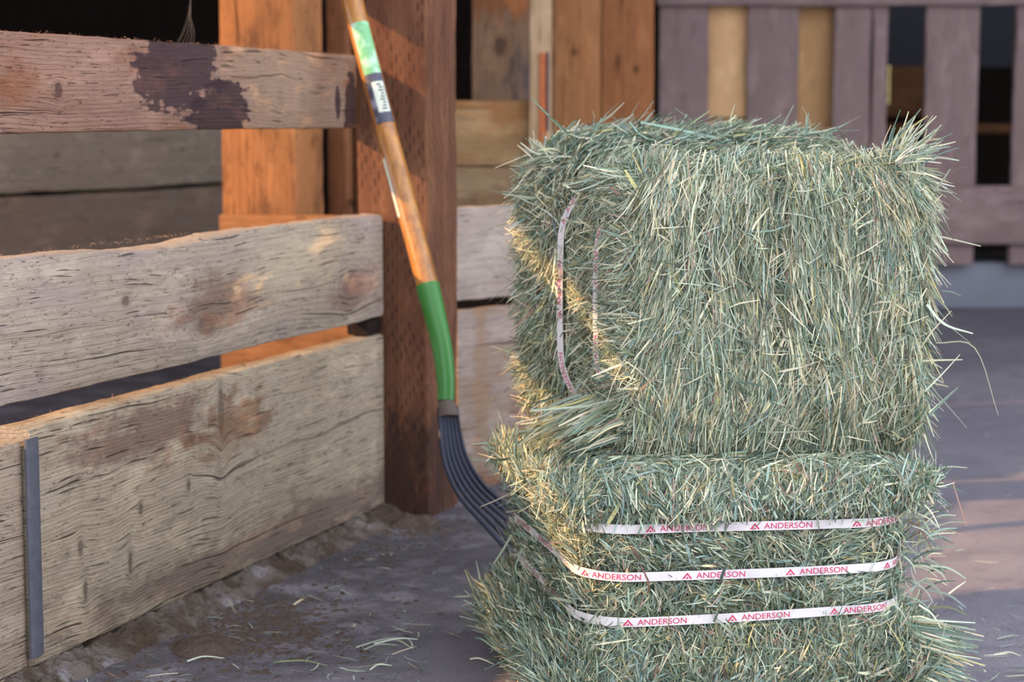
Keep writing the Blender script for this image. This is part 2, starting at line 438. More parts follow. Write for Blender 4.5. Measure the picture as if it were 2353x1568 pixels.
# shaded boards deep in the stall on the left
m_sh1 = wood('stall_board_upper', srgb(190, 172, 152), srgb(140, 122, 106), srgb(166, 154, 138), seed=71.0, contrast=0.5, blot=0.7)
m_sh2 = wood('stall_board_lower', srgb(166, 142, 124), srgb(122, 100, 86), srgb(146, 132, 120), seed=73.0, contrast=0.5, blot=0.6)
p = sight(512, 425, 6.0)
ANG = math.atan2(0.9, 0.44)
sb = empty('stall_partition', (p.x, p.y, 0), ANG)
tag(sb, 'dim shaded partition of wide boards deep in the stall behind the left rail', 'fence')
plank('board', -1.6, 0.12, 0, 0.04, 0.474, 0.64, m_sh1, sb, seed=72, amp=0.003, r=0.005, step=0.05)
plank('board', -1.6, 0.12, 0, 0.04, 0.14, 0.464, m_sh2, sb, seed=74, amp=0.003, r=0.005, step=0.05)

# middle background: level boards, pale post, wide brown boards
m_tan1 = wood('tan_board_upper', srgb(190, 158, 116), srgb(150, 118, 82), srgb(168, 112, 62), seed=81.0, contrast=0.45, blot=0.4)
m_tan2 = wood('tan_board_lower', srgb(176, 152, 118), srgb(140, 116, 88), srgb(150, 120, 88), seed=83.0, contrast=0.45, blot=0.5)
def X_at(px, Y): return sight(px, 500, Y).x
def Z_at(py, Y): return sight(1176, py, Y).z
Yb = 4.9
lb = empty('board_wall', (X_at(1020, Yb), Yb, 0)); tag(lb, 'low wall of level tan boards behind the second run of pale boards', 'wall')
x1 = X_at(1216, Yb) - X_at(1020, Yb)
plank('board', 0, x1, 0, 0.04, Z_at(380, Yb), Z_at(231, Yb), m_tan1, lb, seed=84, amp=0.002, r=0.005, step=0.05)
plank('board', 0, x1, 0, 0.04, Z_at(505, Yb), Z_at(384, Yb), m_tan2, lb, seed=85, amp=0.002, r=0.005, step=0.05)
plank('board', 0, x1, 0, 0.04, 0.02, Z_at(509, Yb), mat_dark, lb, seed=86, amp=0.002, r=0.005, step=0.05)  # lowest board coloured dark, in place of shade behind the board gap

Yp = 5.05
zk = Z_at(105, Yp)
m_kn = wood('knotty_post_timber', srgb(168, 134, 104), srgb(120, 92, 72), srgb(124, 108, 100), axis='z', seed=91.0, contrast=0.5, blot=0.5,
    knots=[(zk, X_at(1150, Yp) - X_at(1084, Yp), 0.03, 0.02)],
    stains=[(Z_at(190, Yp), X_at(1195, Yp) - X_at(1084, Yp), 0.07, 0.03, srgb(90, 80, 80), 0.3), (Z_at(-10, Yp), 0.06, 0.05, 0.12, srgb(140, 88, 50), 0.3)])
kp = empty('timber_post', (X_at(1084, Yp), Yp, 0)); tag(kp, 'grey brown post with one round knot above the tan boards', 'post')
plank('post_shaft', 0, X_at(1222, Yp) - X_at(1084, Yp), 0, 0.12, 0.0, 2.88, m_kn, kp, axis='z', seed=92, amp=0.002, r=0.005, step=0.05)
Ys = 4.86
m_pale = wood('pale_batten_timber', srgb(214, 186, 148), srgb(176, 142, 106), srgb(196, 156, 124), axis='z', seed=95.0, contrast=0.4, blot=0.25)
bt = empty('timber_batten', (X_at(1217, Ys), Ys, 0)); tag(bt, 'pale upright batten with a short rusty hinge plate, left of the wide brown boards', 'batten')
wbt = X_at(1268, Ys) - X_at(1217, Ys)
plank('batten', 0, wbt, 0, 0.06, 0.0, 2.88, m_pale, bt, axis='z', seed=96, amp=0.001, r=0.004, step=0.05)
m_rust = plain('rusty_steel', srgb(186, 108, 66), 0.8, 0.0, 0.3, 0.3, 60)
hp = plank('hinge_plate', wbt * 0.42, wbt * 0.74, -0.006, 0.0, Z_at(325, Ys), Z_at(122, Ys), m_rust, bt, axis='z', seed=97, amp=0.0003, r=0.0015)
m_blk = plain('dark_steel', srgb(74, 66, 78), 0.7, 0.0, 0.3, 0.2, 60)
plank('hinge_edge', wbt * 0.74, wbt * 0.86, -0.009, 0.0, Z_at(300, Ys), Z_at(120, Ys), m_blk, bt, axis='z', seed=98, amp=0.0003, r=0.0015)

Yo = 5.5
m_or1 = wood('brown_wide_board_a', srgb(190, 134, 88), srgb(142, 94, 60), srgb(174, 112, 70), axis='z', seed=101.0, contrast=0.5, blot=0.3,
    knots=[(Z_at(120, Yo), X_at(1318, Yo) - X_at(1270, Yo), 0.014, 0.012)])
m_or2 = wood('brown_wide_board_b', srgb(178, 120, 78), srgb(130, 82, 52), srgb(160, 102, 64), axis='z', seed=104.0, contrast=0.55, blot=0.3,
    knots=[(Z_at(145, Yo), X_at(1418, Yo) - X_at(1270, Yo), 0.03, 0.008), (Z_at(160, Yo), X_at(1460, Yo) - X_at(1270, Yo), 0.014, 0.01)])
wp = empty('board_wall', (X_at(1270, Yo), Yo, 0)); tag(wp, 'two wide upright brown boards between the pale batten and the slatted gate', 'wall')
xa, xb = X_at(1380, Yo) - X_at(1270, Yo), X_at(1500, Yo) - X_at(1270, Yo)
plank('board', 0, xa, 0, 0.04, 0, 2.88, m_or1, wp, axis='z', seed=102, amp=0.001, r=0.003, step=0.06)
plank('board', xa + 0.002, xb, 0.002, 0.042, 0, 2.88, m_or2, wp, axis='z', seed=103, amp=0.001, r=0.003, step=0.06)

# slatted gate at the back right
Yg = 7.0
m_gate = [wood('gate_slat_timber_%d' % i, srgb(168, 146, 142), srgb(132, 110, 108), srgb(150, 126, 124), axis='z', seed=110.0 + i * 3, contrast=0.4, blot=0.3, crack=0.3) for i in range(3)]
m_gate_h = wood('gate_rail_timber', srgb(168, 146, 142), srgb(132, 110, 108), srgb(150, 126, 124), axis='x', seed=120.0, contrast=0.4, blot=0.3, crack=0.3)
gx = X_at(1506, Yg)
gate = empty('slat_gate', (gx, Yg, 0)); tag(gate, 'weathered purplish grey gate of upright slats behind the hay', 'gate')
def gxp(px): return X_at(px, Yg) - gx
for i, (a, b) in enumerate([(1513, 1625), (1714, 1830), (1910, 1994), (1998, 2033), (2118, 2240), (2322, 2440), (2530, 2650)]):
    plank('slat', gxp(a), gxp(b), 0.0, 0.03, Z_at(608, Yg), Z_at(-60, Yg), m_gate[i % 3], gate, axis='z', seed=130 + i, amp=0.003, r=0.005, step=0.06)
plank('gate_rail', gxp(1506), gxp(2700), -0.032, -0.001, Z_at(12, Yg - .03), Z_at(-110, Yg), m_gate_h, gate, seed=141, amp=0.002, r=0.006, step=0.08)
plank('gate_rail', gxp(1506), gxp(2700), -0.032, -0.001, Z_at(562, Yg - .03), Z_at(427, Yg - .03), m_gate_h, gate, seed=142, amp=0.002, r=0.008, step=0.08)
m_light_sliver = wood('painted_light_sliver', srgb(240, 226, 160), srgb(216, 180, 96), srgb(230, 200, 120), axis='z', seed=150.0)
plank('light_sliver', gxp(2033), gxp(2038), -0.004, 0.02, Z_at(240, Yg), Z_at(150, Yg), m_light_sliver, gate, axis='z', seed=149, amp=0.001, r=0.002)  # pale yellow strip, coloured as outside light catching the slat edge
# pale boards close behind the gate
Yh = 7.045
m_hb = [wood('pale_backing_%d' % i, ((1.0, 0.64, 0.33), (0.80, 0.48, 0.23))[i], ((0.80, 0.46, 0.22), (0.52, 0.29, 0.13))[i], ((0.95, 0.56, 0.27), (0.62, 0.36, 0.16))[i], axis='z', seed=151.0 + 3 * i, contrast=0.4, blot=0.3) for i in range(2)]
hbx = X_at(1600, Yh)
hb = empty('board_wall', (hbx, Yh, 0)); tag(hb, 'tan upright boards seen between the gate slats on the left', 'wall')
plank('board', 0, X_at(1765, Yh) - hbx, 0, 0.03, Z_at(270, Yh), 2.88, m_hb[0], hb, axis='z', seed=152, amp=0.001, r=0.003, step=0.08)
plank('board', 0, X_at(1765, Yh) - hbx, 0, 0.03, 0.0, Z_at(276, Yh), m_hb[0], hb, axis='z', seed=155, amp=0.001, r=0.003, step=0.08)
plank('board', X_at(1770, Yh) - hbx, X_at(1925, Yh) - hbx, 0.03, 0.06, 0, 2.88, m_hb[1], hb, axis='z', seed=153, amp=0.001, r=0.003, step=0.08)
# dim shelf boards and dark panel behind the right of the gate
Yz = 8.2
m_shelf = wood('dim_shelf_timber', srgb(140, 98, 66), srgb(98, 62, 40), srgb(120, 80, 52), seed=160.0, contrast=0.4)
m_slate = plain('slate_panel', srgb(56, 56, 64), 0.8)
shx = X_at(2010, Yz)
sh = empty('storage_rack', (shx, Yz, 0)); tag(sh, 'dim rack with brown shelf boards and slate panel behind the right gate slats', 'rack')
plank('panel', 0, 1.0, 0.3, 0.33, Z_at(150, Yz), Z_at(-80, Yz), m_slate, sh, seed=161, amp=0.001, step=0.1)
plank('box_front', 0.0, X_at(2130, Yz) - shx, 0.0, 0.3, Z_at(268, Yz), Z_at(152, Yz), m_shelf, sh, seed=162, amp=0.001, step=0.1)
plank('shelf', 0.0, 1.0, -0.02, 0.3, Z_at(306, Yz), Z_at(284, Yz), m_shelf, sh, seed=163, amp=0.001, step=0.1)
# low concrete kerb under the gate
m_kerb = plain('kerb_concrete', srgb(132, 134, 144), 0.9, 0, 0.2, 0.12, 6, 0.002)
slab_k = plank('trim_1', X_at(1400, 6.95), X_at(2800, 6.95), 7.06, 7.5, 0.0, 0.165, m_kerb, None, seed=170, amp=0.002, r=0.012, step=0.1)
tag(slab_k, 'low grey concrete kerb under the slatted gate', 'kerb', kind='structure')

# ================================================================== hay
PALETTE = np.array([srgb(158, 172, 148), srgb(184, 194, 174), srgb(216, 212, 182), srgb(126, 148, 134), srgb(98, 120, 104),
                    srgb(150, 174, 166), srgb(222, 206, 168), srgb(156, 126, 112), srgb(124, 132, 98), srgb(190, 182, 126), srgb(186, 160, 148)])
P_FRESH = np.array([0.20, 0.18, 0.15, 0.14, 0.13, 0.09, 0.035, 0.03, 0.07, 0.025, 0.012]); P_FRESH /= P_FRESH.sum()
P_PALE = np.array([0.18, 0.22, 0.27, 0.08, 0.09, 0.05, 0.05, 0.02, 0.05, 0.04, 0.012]); P_PALE /= P_PALE.sum()

g = G('hay_blades')
at = g.n('ShaderNodeAttribute'); at.attribute_name = 'blade_colour'
fn = g.noise(g.obj(), 420, 2)
hc = g.mix(g.step(fn, 0.3, 0.7, 0.0, 0.35), at.outputs['Color'], g.mix(1.0, at.outputs['Color'], (0.72, 0.75, 0.66), 'MULTIPLY'))
mat_hay = g.finish(hc, 0.62, None, spec=0.35)
tr = g.n('ShaderNodeBsdfTranslucent'); g.put(tr.inputs[0], hc)
ms = g.n('ShaderNodeMixShader'); ms.inputs[0].default_value = 0.10
g.t.links.new(g.b.outputs[0], ms.inputs[1]); g.t.links.new(tr.outputs[0], ms.inputs[2]); g.t.links.new(ms.outputs[0], g.out.inputs[0])
mat_core = plain('hay_core', srgb(58, 62, 48), 0.95, 0, 0.1, 0.5, 220, 0.003)  # dark colour stands in for the deep shade between blades

WV = rng.normal(size=(10, 3)); PH = rng.uniform(0, 6.28, 10)
def fnoise(p, scale):
    """smooth pseudo-noise in about -1..1 for an (n,3) array"""
    return np.sin(p @ (WV.T * scale) + PH).sum(1) / 3.2

def unit(v): return v / np.maximum(np.linalg.norm(v, axis=1, keepdims=True), 1e-9)

def ribbon_mesh(name, c, d, nrm, L, W, bend, side, cols, parent, taper=0.45, twist=None):
    """all blades as one mesh: centre c, direction d, facing nrm, length, width, bend towards nrm, sideways bend"""
    n = len(c)
    wv = unit(np.cross(d, nrm)); nn = unit(np.cross(wv, d))
    ts = np.array([-0.5, -0.17, 0.17, 0.5]); tp = np.array([0.8, 1.0, 0.95, taper])
    V = np.empty((n, 8, 3))
    for i, t in enumerate(ts):
        k = (t * t * 4 - 0.35)[None] if False else (t * t * 4 - 0.35)
        p = c + d * (L * t)[:, None] + nn * (bend * L * k)[:, None] + wv * (side * L * k)[:, None]
        w = wv
        if twist is not None:
            a = twist * t
            w = wv * np.cos(a)[:, None] + nn * np.sin(a)[:, None]
        V[:, i * 2] = p - w * (W * tp[i] * 0.5)[:, None]
        V[:, i * 2 + 1] = p + w * (W * tp[i] * 0.5)[:, None]
    base = (np.arange(n) * 8)[:, None, None]
    q = np.array([[0, 1, 3, 2], [2, 3, 5, 4], [4, 5, 7, 6]])[None]
    Fq = (base + q).reshape(-1)
    me = bpy.data.meshes.new(name)
    me.vertices.add(n * 8); me.vertices.foreach_set('co', V.reshape(-1).astype(np.float32))
    me.loops.add(len(Fq)); me.loops.foreach_set('vertex_index', Fq.astype(np.int32))
    nf = n * 3
    me.polygons.add(nf); me.polygons.foreach_set('loop_start', (np.arange(nf) * 4).astype(np.int32))
    me.update(calc_edges=True)
    ca = me.color_attributes.new('blade_colour', 'FLOAT_COLOR', 'POINT')
    cc = np.ones((n, 8, 4), np.float32); cc[:, :, :3] = cols[:, None, :]
    ca.data.foreach_set('color', cc.reshape(-1))
    me.materials.append(mat_hay)
    o = bpy.data.objects.new(name, me); COL.objects.link(o); o.parent = parent
    return tag(o, kind='stuff')

def pick(n, prob, jit=0.32):
    c = PALETTE[rng.choice(len(PALETTE), n, p=prob)]
    return np.clip(c * 1.16 * rng.uniform(1 - jit * 1.6, 1 + jit, (n, 1)) * rng.uniform(0.95, 1.05, (n, 3)), 0, 1)

class Bale:
    def __init__(self, hx, hy, hz, r, axis, prof_a, prof_o, lump, seed):
        self.h = np.array([hx, hy, hz]); self.r = r; self.axis = axis
        self.pa, self.po, self.lump, self.seed = np.array(prof_a), np.array(prof_o), lump, seed
    def surf(self, p):
        """point of the box surface (origin at the box centre) -> shaped surface point and normal"""
        q = np.clip(p, -(self.h - self.r), self.h - self.r)
        n = unit(p - q)
        pos = q + n * self.r
        a = pos[:, self.axis] + self.h[self.axis]
        off = np.interp(a, self.pa, self.po)
        lat = n.copy(); lat[:, self.axis] = 0
        if self.axis == 2:
            lat[:, 1] *= 0.45
            lat[:, 0] = np.where(lat[:, 0] < 0, lat[:, 0] * 1.35, lat[:, 0] * 1.75)
        pos = pos + lat * off[:, None]
        pos = pos + n * (self.lump * (fnoise(pos + self.seed, 26) * 0.6 + fnoise(pos * 1.3 + self.seed, 70) * 0.4))[:, None]
        return pos, n
    def face_pts(self, ax, sg, n=None, grid=None):
        i, j = [k for k in range(3) if k != ax]
        if grid is None:
            u, v = rng.uniform(-1, 1, n), rng.uniform(-1, 1, n)
        else:
            u, v = grid
        p = np.empty((len(u), 3)); p[:, ax] = sg * self.h[ax]; p[:, i] = u * self.h[i]; p[:, j] = v * self.h[j]
        return p, u, v
    def core(self, name, parent, inset=0.020, m=26):
        verts, faces = [], []
        gu, gv = np.meshgrid(np.linspace(-1, 1, m), np.linspace(-1, 1, m)); gu, gv = gu.ravel(), gv.ravel()
        for ax in range(3):
            for sg in (-1, 1):
                p, _, _ = self.face_pts(ax, sg, grid=(gu, gv))
                s_, n_ = self.surf(p)
                s_ = s_ - n_ * inset; s_[:, 2] += self.h[2]
                b = len(verts); verts += s_.tolist()
                for a in range(m - 1):
                    for c in range(m - 1):
                        f = (b + a * m + c, b + a * m + c + 1, b + (a + 1) * m + c + 1, b + (a + 1) * m + c)
                        faces.append(f)
        o = mesh_obj(name, verts, faces, mat_core, parent, True)
        bm = bmesh.new(); bm.from_mesh(o.data); bmesh.ops.remove_doubles(bm, verts=bm.verts, dist=1e-5)
        bmesh.ops.recalc_face_normals(bm, faces=bm.faces); bm.to_mesh(o.data); bm.free()
        return o
    def blades(self, ax, sg, n, pref, spread, tilt, Lr, Wr, prob, swirl=0.5, depth=(-0.020, 0.003), avoid=None, rise=0.0, calm=None, lock=None):
        """returns arrays for n blades on one face; pref = preferred direction (3,) or function of (pos)"""
        p, u, v = self.face_pts(ax, sg, n)
        s_, nr = self.surf(p)
        pr = pref(s_, nr) if callable(pref) else np.tile(np.array(pref, float), (n, 1))
        ang = spread * rng.normal(size=n) + swirl * fnoise(s_ + 3.1, 34) + 0.4 * swirl * fnoise(s_, 90)
        pr = unit(pr - nr * (pr * nr).sum(1, keepdims=True) + 1e-6)
        b = np.cross(nr, pr)
        d = pr * np.cos(ang)[:, None] + b * np.sin(ang)[:, None]
        tl = np.abs(rng.normal(size=n)) * tilt + rise
        if calm is not None: tl = tl * calm(s_)
        d = unit(d + nr * tl[:, None])
        L = np.clip(rng.lognormal(math.log(Lr), 0.42, n), 0.012, 0.11)
        W = np.clip(rng.lognormal(math.log(Wr), 0.38, n), 0.0008, 0.0048)
        dep = rng.uniform(depth[0], depth[1], n)
        if lock is not None: dep = dep - 0.016 * np.clip(fnoise(s_ * np.array(lock) + 7.7, 110) - 0.25, 0, 1)
        c = s_ + nr * dep[:, None]
        # a blade that leans out is rooted below the surface
        c = c + nr * (np.minimum(tl, 1.2) * L * 0.20)[:, None]
        up = unit(nr + rng.normal(size=(n, 3)) * 1.1)
        if avoid is not None:
            keep = ~avoid(c, dep, np.abs(d) * L[:, None] * 0.5)
            sel = np.where(keep)[0]
        else: sel = np.arange(n)
        c = c.copy(); c[:, 2] += self.h[2]
        return [k[sel] for k in (c, d, up, L, W, rng.normal(size=n) * 0.05 - 0.03, rng.normal(size=n) * 0.045, pick(n, prob))]

def join(parts):
    return [np.concatenate([p[i] for p in parts]) for i in range(8)]

def strand_list(items, prob=P_PALE):
    """hand-placed long blades: (start, mid, end, width) in the bale frame -> verts/faces mesh arrays"""
    V, Fc, C_ = [], [], []
    for (a, m_, b, w) in items:
        pts = spline([a, m_, b], 5)
        col = pick(1, prob)[0]
        sd = Vector((rnd.uniform(-1, 1), rnd.uniform(-.4, .1), rnd.uniform(-1, 1)))
        n = len(pts)
        base = len(V)
        for i, q in enumerate(pts):
            t = (pts[min(i + 1, n - 1)] - pts[max(i - 1, 0)]).normalized()
            wv = t.cross(Vector((0.1, -1, 0.15))).normalized()
            ww = w * (1 - 0.55 * (i / (n - 1)) ** 2) * 0.5
            V += [q - wv * ww, q + wv * ww]
            C_ += [col, col]
        for i in range(n - 1):
            k = base + 2 * i
            Fc.append((k, k + 1, k + 3, k + 2))
    return V, Fc, C_

def strand_obj(name, items, parent, prob=P_PALE):
    V, Fc, C_ = strand_list(items, prob)
    o = mesh_obj(name, V, Fc, mat_hay, parent)
    ca = o.data.color_attributes.new('blade_colour', 'FLOAT_COLOR', 'POINT')
    ca.data.foreach_set('color', np.array([list(c) + [1.0] for c in C_], np.float32).ravel())
    return tag(o, kind='stuff')

# ---- strap printing
g = G('woven_strap')
wn = g.noise(g.obj(), 900, 2); wn2 = g.noise(g.obj(), 30, 3)
c = g.mix(wn, srgb(214, 208, 208), srgb(238, 234, 232))
c = g.mix(g.step(wn2, 0.5, 0.75, 0, 0.4), c, srgb(186, 180, 184))
mat_strap = g.finish(c, 0.6, wn, 0.0004, 0.6, 0.3)
g = G('strap_print')
pn = g.noise(g.obj(), 1400, 2)
mat_print = g.finish(g.mix(g.step(pn, 0.5, 0.68, 0, 0.55), srgb(206, 44, 92), srgb(232, 150, 170)), 0.6, None, spec=0.2)

def word_mesh(txt):
    cu = bpy.data.curves.new('word', 'FONT'); cu.body = txt; cu.size = 1.0; cu.resolution_u = 3
    ob = bpy.data.objects.new('word', cu); COL.objects.link(ob)
    bpy.context.view_layer.update()
    me = ob.evaluated_get(bpy.context.evaluated_depsgraph_get()).to_mesh()
    vs_ = [(v.co.x, v.co.y) for v in me.vertices]; fs = [tuple(p.vertices) for p in me.polygons]
    bpy.data.objects.remove(ob); bpy.data.curves.remove(cu)
    x0 = min(v[0] for v in vs_); x1 = max(v[0] for v in vs_); y0 = min(v[1] for v in vs_); y1 = max(v[1] for v in vs_)
    return [((x - x0) / (x1 - x0), (y - y0) / (y1 - y0)) for x, y in vs_], fs
WORD_V, WORD_F = word_mesh('ANDERSON')

def chevron():
    V = [(0, 0), (0.19, 0), (0.5, 0.68), (0.81, 0), (1, 0), (0.5, 1.0), (0.34, 0), (0.66, 0), (0.5, 0.34)]
    return V, [(0, 1, 2, 5), (5, 2, 3, 4), (6, 7, 8)]

def strap(parent, loop, axis_dir, width, period, start, cap=0.0070, wordlen=0.0565, lean=0.0):
    """closed loop of points (parent frame); printed band lying on it"""
    P = [Vector(p) for p in loop]; n = len(P)
    ax = Vector(axis_dir).normalized()
    cum = [0.0]
    for i in range(n): cum.append(cum[-1] + (P[(i + 1) % n] - P[i]).length)
    cen = sum(P, Vector()) / n
    def frame(s_):
        s_ = s_ % cum[-1]
        lo, hi = 0, n
        while hi - lo > 1:
            mid = (lo + hi) // 2
            if cum[mid] <= s_: lo = mid
            else: hi = mid
        t = (s_ - cum[lo]) / max(1e-9, cum[lo + 1] - cum[lo])
        a, b = P[lo], P[(lo + 1) % n]
        pm = P[lo - 1]; pn_ = P[(lo + 2) % n]
        tg = ((b - pm).normalized() * (1 - t) + (pn_ - a).normalized() * t).normalized()
        wv = (ax - tg * ax.dot(tg)).normalized()
        nn = tg.cross(wv)
        if nn.dot(a - cen) < 0: nn = -nn
        if lean: wv, nn = wv * math.cos(lean) + nn * math.sin(lean), nn * math.cos(lean) - wv * math.sin(lean)
        return a.lerp(b, t), tg, wv, nn
    V, Fc = [], []
    m = 260
    for i in range(m):
        p, tg, wv, nn = frame(cum[-1] * i / m)
        tw = 0.05 * mn.noise((i * 0.05, start, 2))
        wv2 = (wv + nn * tw).normalized()
        for s1, s2 in ((-1, 0), (1, 0), (1, -1), (-1, -1)):
            V.append(p + wv2 * (width / 2 * s1) + nn * (0.0009 * s2))
    for i in range(m):
        j = (i + 1) % m
        for k in range(4):
            k2 = (k + 1) % 4
            Fc.append((i * 4 + k, i * 4 + k2, j * 4 + k2, j * 4 + k))
    o = mesh_obj('strap', V, Fc, mat_strap, parent, False)
    bm = bmesh.new(); bm.from_mesh(o.data); bmesh.ops.recalc_face_normals(bm, faces=bm.faces); bm.to_mesh(o.data); bm.free()
    tag(o, 'white woven strap printed in red')
    cv, cf = chevron()
    s0 = start
    while s0 < start + cum[-1] - period * 0.9:
        for (nm, vv, ff, x0, wd, hh) in (('emblem', cv, cf, 0.0, 0.0115, cap), ('lettering', WORD_V, WORD_F, 0.0165, wordlen, cap * 0.92)):
            LV = []
            for (u, v) in vv:
                p, tg, wv, nn = frame(s0 + x0 + u * wd)
                LV.append(p + wv * ((v - 0.5) * hh) + nn * 0.00045)
            mesh_obj(nm, LV, ff, mat_print, o)
        s0 += period
    return o

def ring_loop(hx, hy, r, n_arc=8):
    """rounded rectangle, counter-clockwise from the front-left corner, front is -y"""
    pts = []
    for cx_, cy_, a0 in ((-hx + r, -hy + r, 180), (hx - r, -hy + r, 270), (hx - r, hy - r, 0), (-hx + r, hy - r, 90)):
        for k in range(n_arc + 1):
            a = math.radians(a0 + 90 * k / n_arc)
            pts.append((cx_ + r * math.cos(a), cy_ + r * math.sin(a)))
    # densify the straights
    out = []
    for i, p in enumerate(pts):
        q = pts[(i + 1) % len(pts)]
        d = math.hypot(q[0] - p[0], q[1] - p[1])
        k = max(1, int(d / 0.02))
        for j in range(k): out.append((p[0] + (q[0] - p[0]) * j / k, p[1] + (q[1] - p[1]) * j / k))
    return out

ALPHA = math.radians(12)
U_, V_ = Vector((math.cos(ALPHA), math.sin(ALPHA), 0)), Vector((-math.sin(ALPHA), math.cos(ALPHA), 0))

# ---- lower bale: straps run level round it
LW, LD, LH = 0.380, 0.42, 0.281
c0 = Vector((0.082, 2.205, 0)) + U_ * (LW / 2) + V_ * (LD / 2)
lower = empty('hay_bale', c0, ALPHA)
tag(lower, 'lower green hay bale standing on the floor, banded level with three printed straps', 'hay bale')
STZ = (0.215, 0.163, 0.114)
bl = Bale(LW / 2, LD / 2, LH / 2, 0.055, 2,
          [0.0, 0.025, 0.05, 0.08, 0.10, 0.114, 0.138, 0.163, 0.188, 0.215, 0.233, 0.252, 0.281],
          [0.040, 0.040, 0.034, 0.018, 0.004, -0.003, 0.003, -0.003, 0.004, -0.003, 0.018, 0.034, 0.030], 0.007, 1.7)
bl.core('hay_core', lower)
def avoid_lower(c, dep, ext):
    z = c[:, 2] + LH / 2
    near = np.zeros(len(c), bool)
    for zs in STZ: near |= np.abs(z - zs) < 0.0058 + ext[:, 2] * 0.96
    side = (np.abs(c[:, 0]) > LW / 2 - 0.035) | (np.abs(c[:, 1]) > LD / 2 - 0.035)
    return near & side & (dep > -0.0085) & (rng.uniform(size=len(c)) < 0.972)
fan = lambda s_, n_: np.stack([s_[:, 0] * 0.9, s_[:, 1] * 0.9, np.sign(s_[:, 2] + 0.02) * 0.22], 1)
B = bl.blades
parts = [
    B(1, -1, 52000, (0, 0, 1), 0.55, 0.18, 0.026, 0.0015, P_FRESH, 0.6, avoid=avoid_lower, lock=(0.6, 0, 0.9)),
    B(1, -1, 2500, (0, 0, 1), 0.9, 0.45, 0.030, 0.0021, P_FRESH, 0.7, depth=(-0.01, 0.0), avoid=avoid_lower),
    B(0, -1, 30000, (0.0, 0.3, 1), 0.8, 0.45, 0.027, 0.0016, P_FRESH, 0.8, avoid=avoid_lower),
    B(0, 1, 24000, (0, 0.2, 1), 0.8, 0.5, 0.028, 0.0016, P_FRESH, 0.8, avoid=avoid_lower),
    B(1, 1, 5000, (0, 0, 1), 0.7, 0.25, 0.03, 0.0022, P_FRESH, 0.7, avoid=avoid_lower),
    B(2, 1, 22000, (1, 0.1, 0), 0.6, 0.10, 0.030, 0.0015, P_FRESH, 0.7),
    B(2, -1, 1500, (1, 0, 0), 0.7, 0.02, 0.03, 0.002, P_FRESH, 0.7),
]
a_ = join(parts)
a_[0][:, 2] = np.maximum(a_[0][:, 2], 0.004)
ribbon_mesh('hay_stalks', *a_, lower, twist=rng.normal(size=len(a_[0])) * 0.9)
for k, zs in enumerate(STZ):
    lp_ = ring_loop(LW / 2 + 0.003, LD / 2 + 0.003, 0.06)
    loop = []
    for (x, y) in lp_:
        ang = math.atan2(y, x)
        zz = zs + 0.0022 * math.sin(2 * ang + k) 
        loop.append((x, y, zz))
    strap(lower, loop, (0, 0, 1), 0.0103, 0.1205, (0.103, 0.025, 0.078)[k])

# ---- upper bale: straps run upright round it, cut face to the front
UW, UD, UH = 0.380, 0.45, 0.345
c1 = Vector((0.127, 2.285, LH - 0.004)) + U_ * (UW / 2) + V_ * (UD / 2)
upper = empty('hay_bale', c1, ALPHA)
tag(upper, 'upper green hay bale stacked on the lower one, its combed cut face to the front', 'hay bale')
STY = (0.152, 0.262)
bu = Bale(UW / 2, UD / 2, UH / 2, 0.05, 1,
          [0.0, 0.03, 0.07, 0.11, 0.15, 0.19, 0.23, 0.262, 0.30, 0.35, 0.41, 0.45],
          [-0.010, -0.004, -0.006, -0.011, -0.016, -0.014, -0.006, 0.004, 0.020, 0.030, 0.026, 0.010], 0.006, 5.3)
bu.core('hay_core', upper, 0.022)
def avoid_upper(c, dep, ext):
    y = c[:, 1] + UD / 2
    near = np.zeros(len(c), bool)
    for ys in STY: near |= np.abs(y - ys) < 0.007 + ext[:, 1] * 0.95
    return near & (dep > -0.010) & (rng.uniform(size=len(c)) < 0.90)
B = bu.blades
def calm_u(p):
    y = p[:, 1] + UD / 2
    return np.clip(np.minimum(np.abs(y - STY[0]), np.abs(y - STY[1])) / 0.05, 0.15, 1.0)
comb = lambda s_, n_: np.stack([0.25 * s_[:, 0] / 0.19 * (1 + 0 * s_[:, 2]) + 0.0, 0 * s_[:, 0], -np.ones(len(s_))], 1)
parts = [
    B(1, -1, 62000, comb, 0.17, 0.10, 0.046, 0.00135, P_PALE, 0.20, depth=(-0.024, 0.002), lock=(1, 0, 0.16)),
    B(1, -1, 3800, (0, 0, 1), 0.7, 0.3, 0.034, 0.0014, P_PALE, 0.5, depth=(-0.006, 0.003)),
    B(0, -1, 36000, (0.0, 0.5, -0.35), 0.9, 0.6, 0.027, 0.0015, P_PALE, 0.8, avoid=avoid_upper, calm=calm_u),
    B(0, 1, 20000, (0, 0, -1), 0.5, 0.4, 0.04, 0.0016, P_PALE, 0.5, avoid=avoid_upper),
    B(1, 1, 5000, (0, 0, 1), 0.5, 0.2, 0.04, 0.0021, P_FRESH, 0.5),
    B(2, 1, 22000, (1, 0.2, 0), 0.8, 0.32, 0.030, 0.0015, P_FRESH, 0.8, avoid=avoid_upper),
    B(2, -1, 3000, (1, 0, 0), 0.8, 0.03, 0.03, 0.002, P_FRESH, 0.7),
]
a_ = join(parts)
a_[0][:, 2] = np.maximum(a_[0][:, 2], -0.002)
ribbon_mesh('hay_stalks', *a_, upper, twist=rng.normal(size=len(a_[0])) * 0.9)
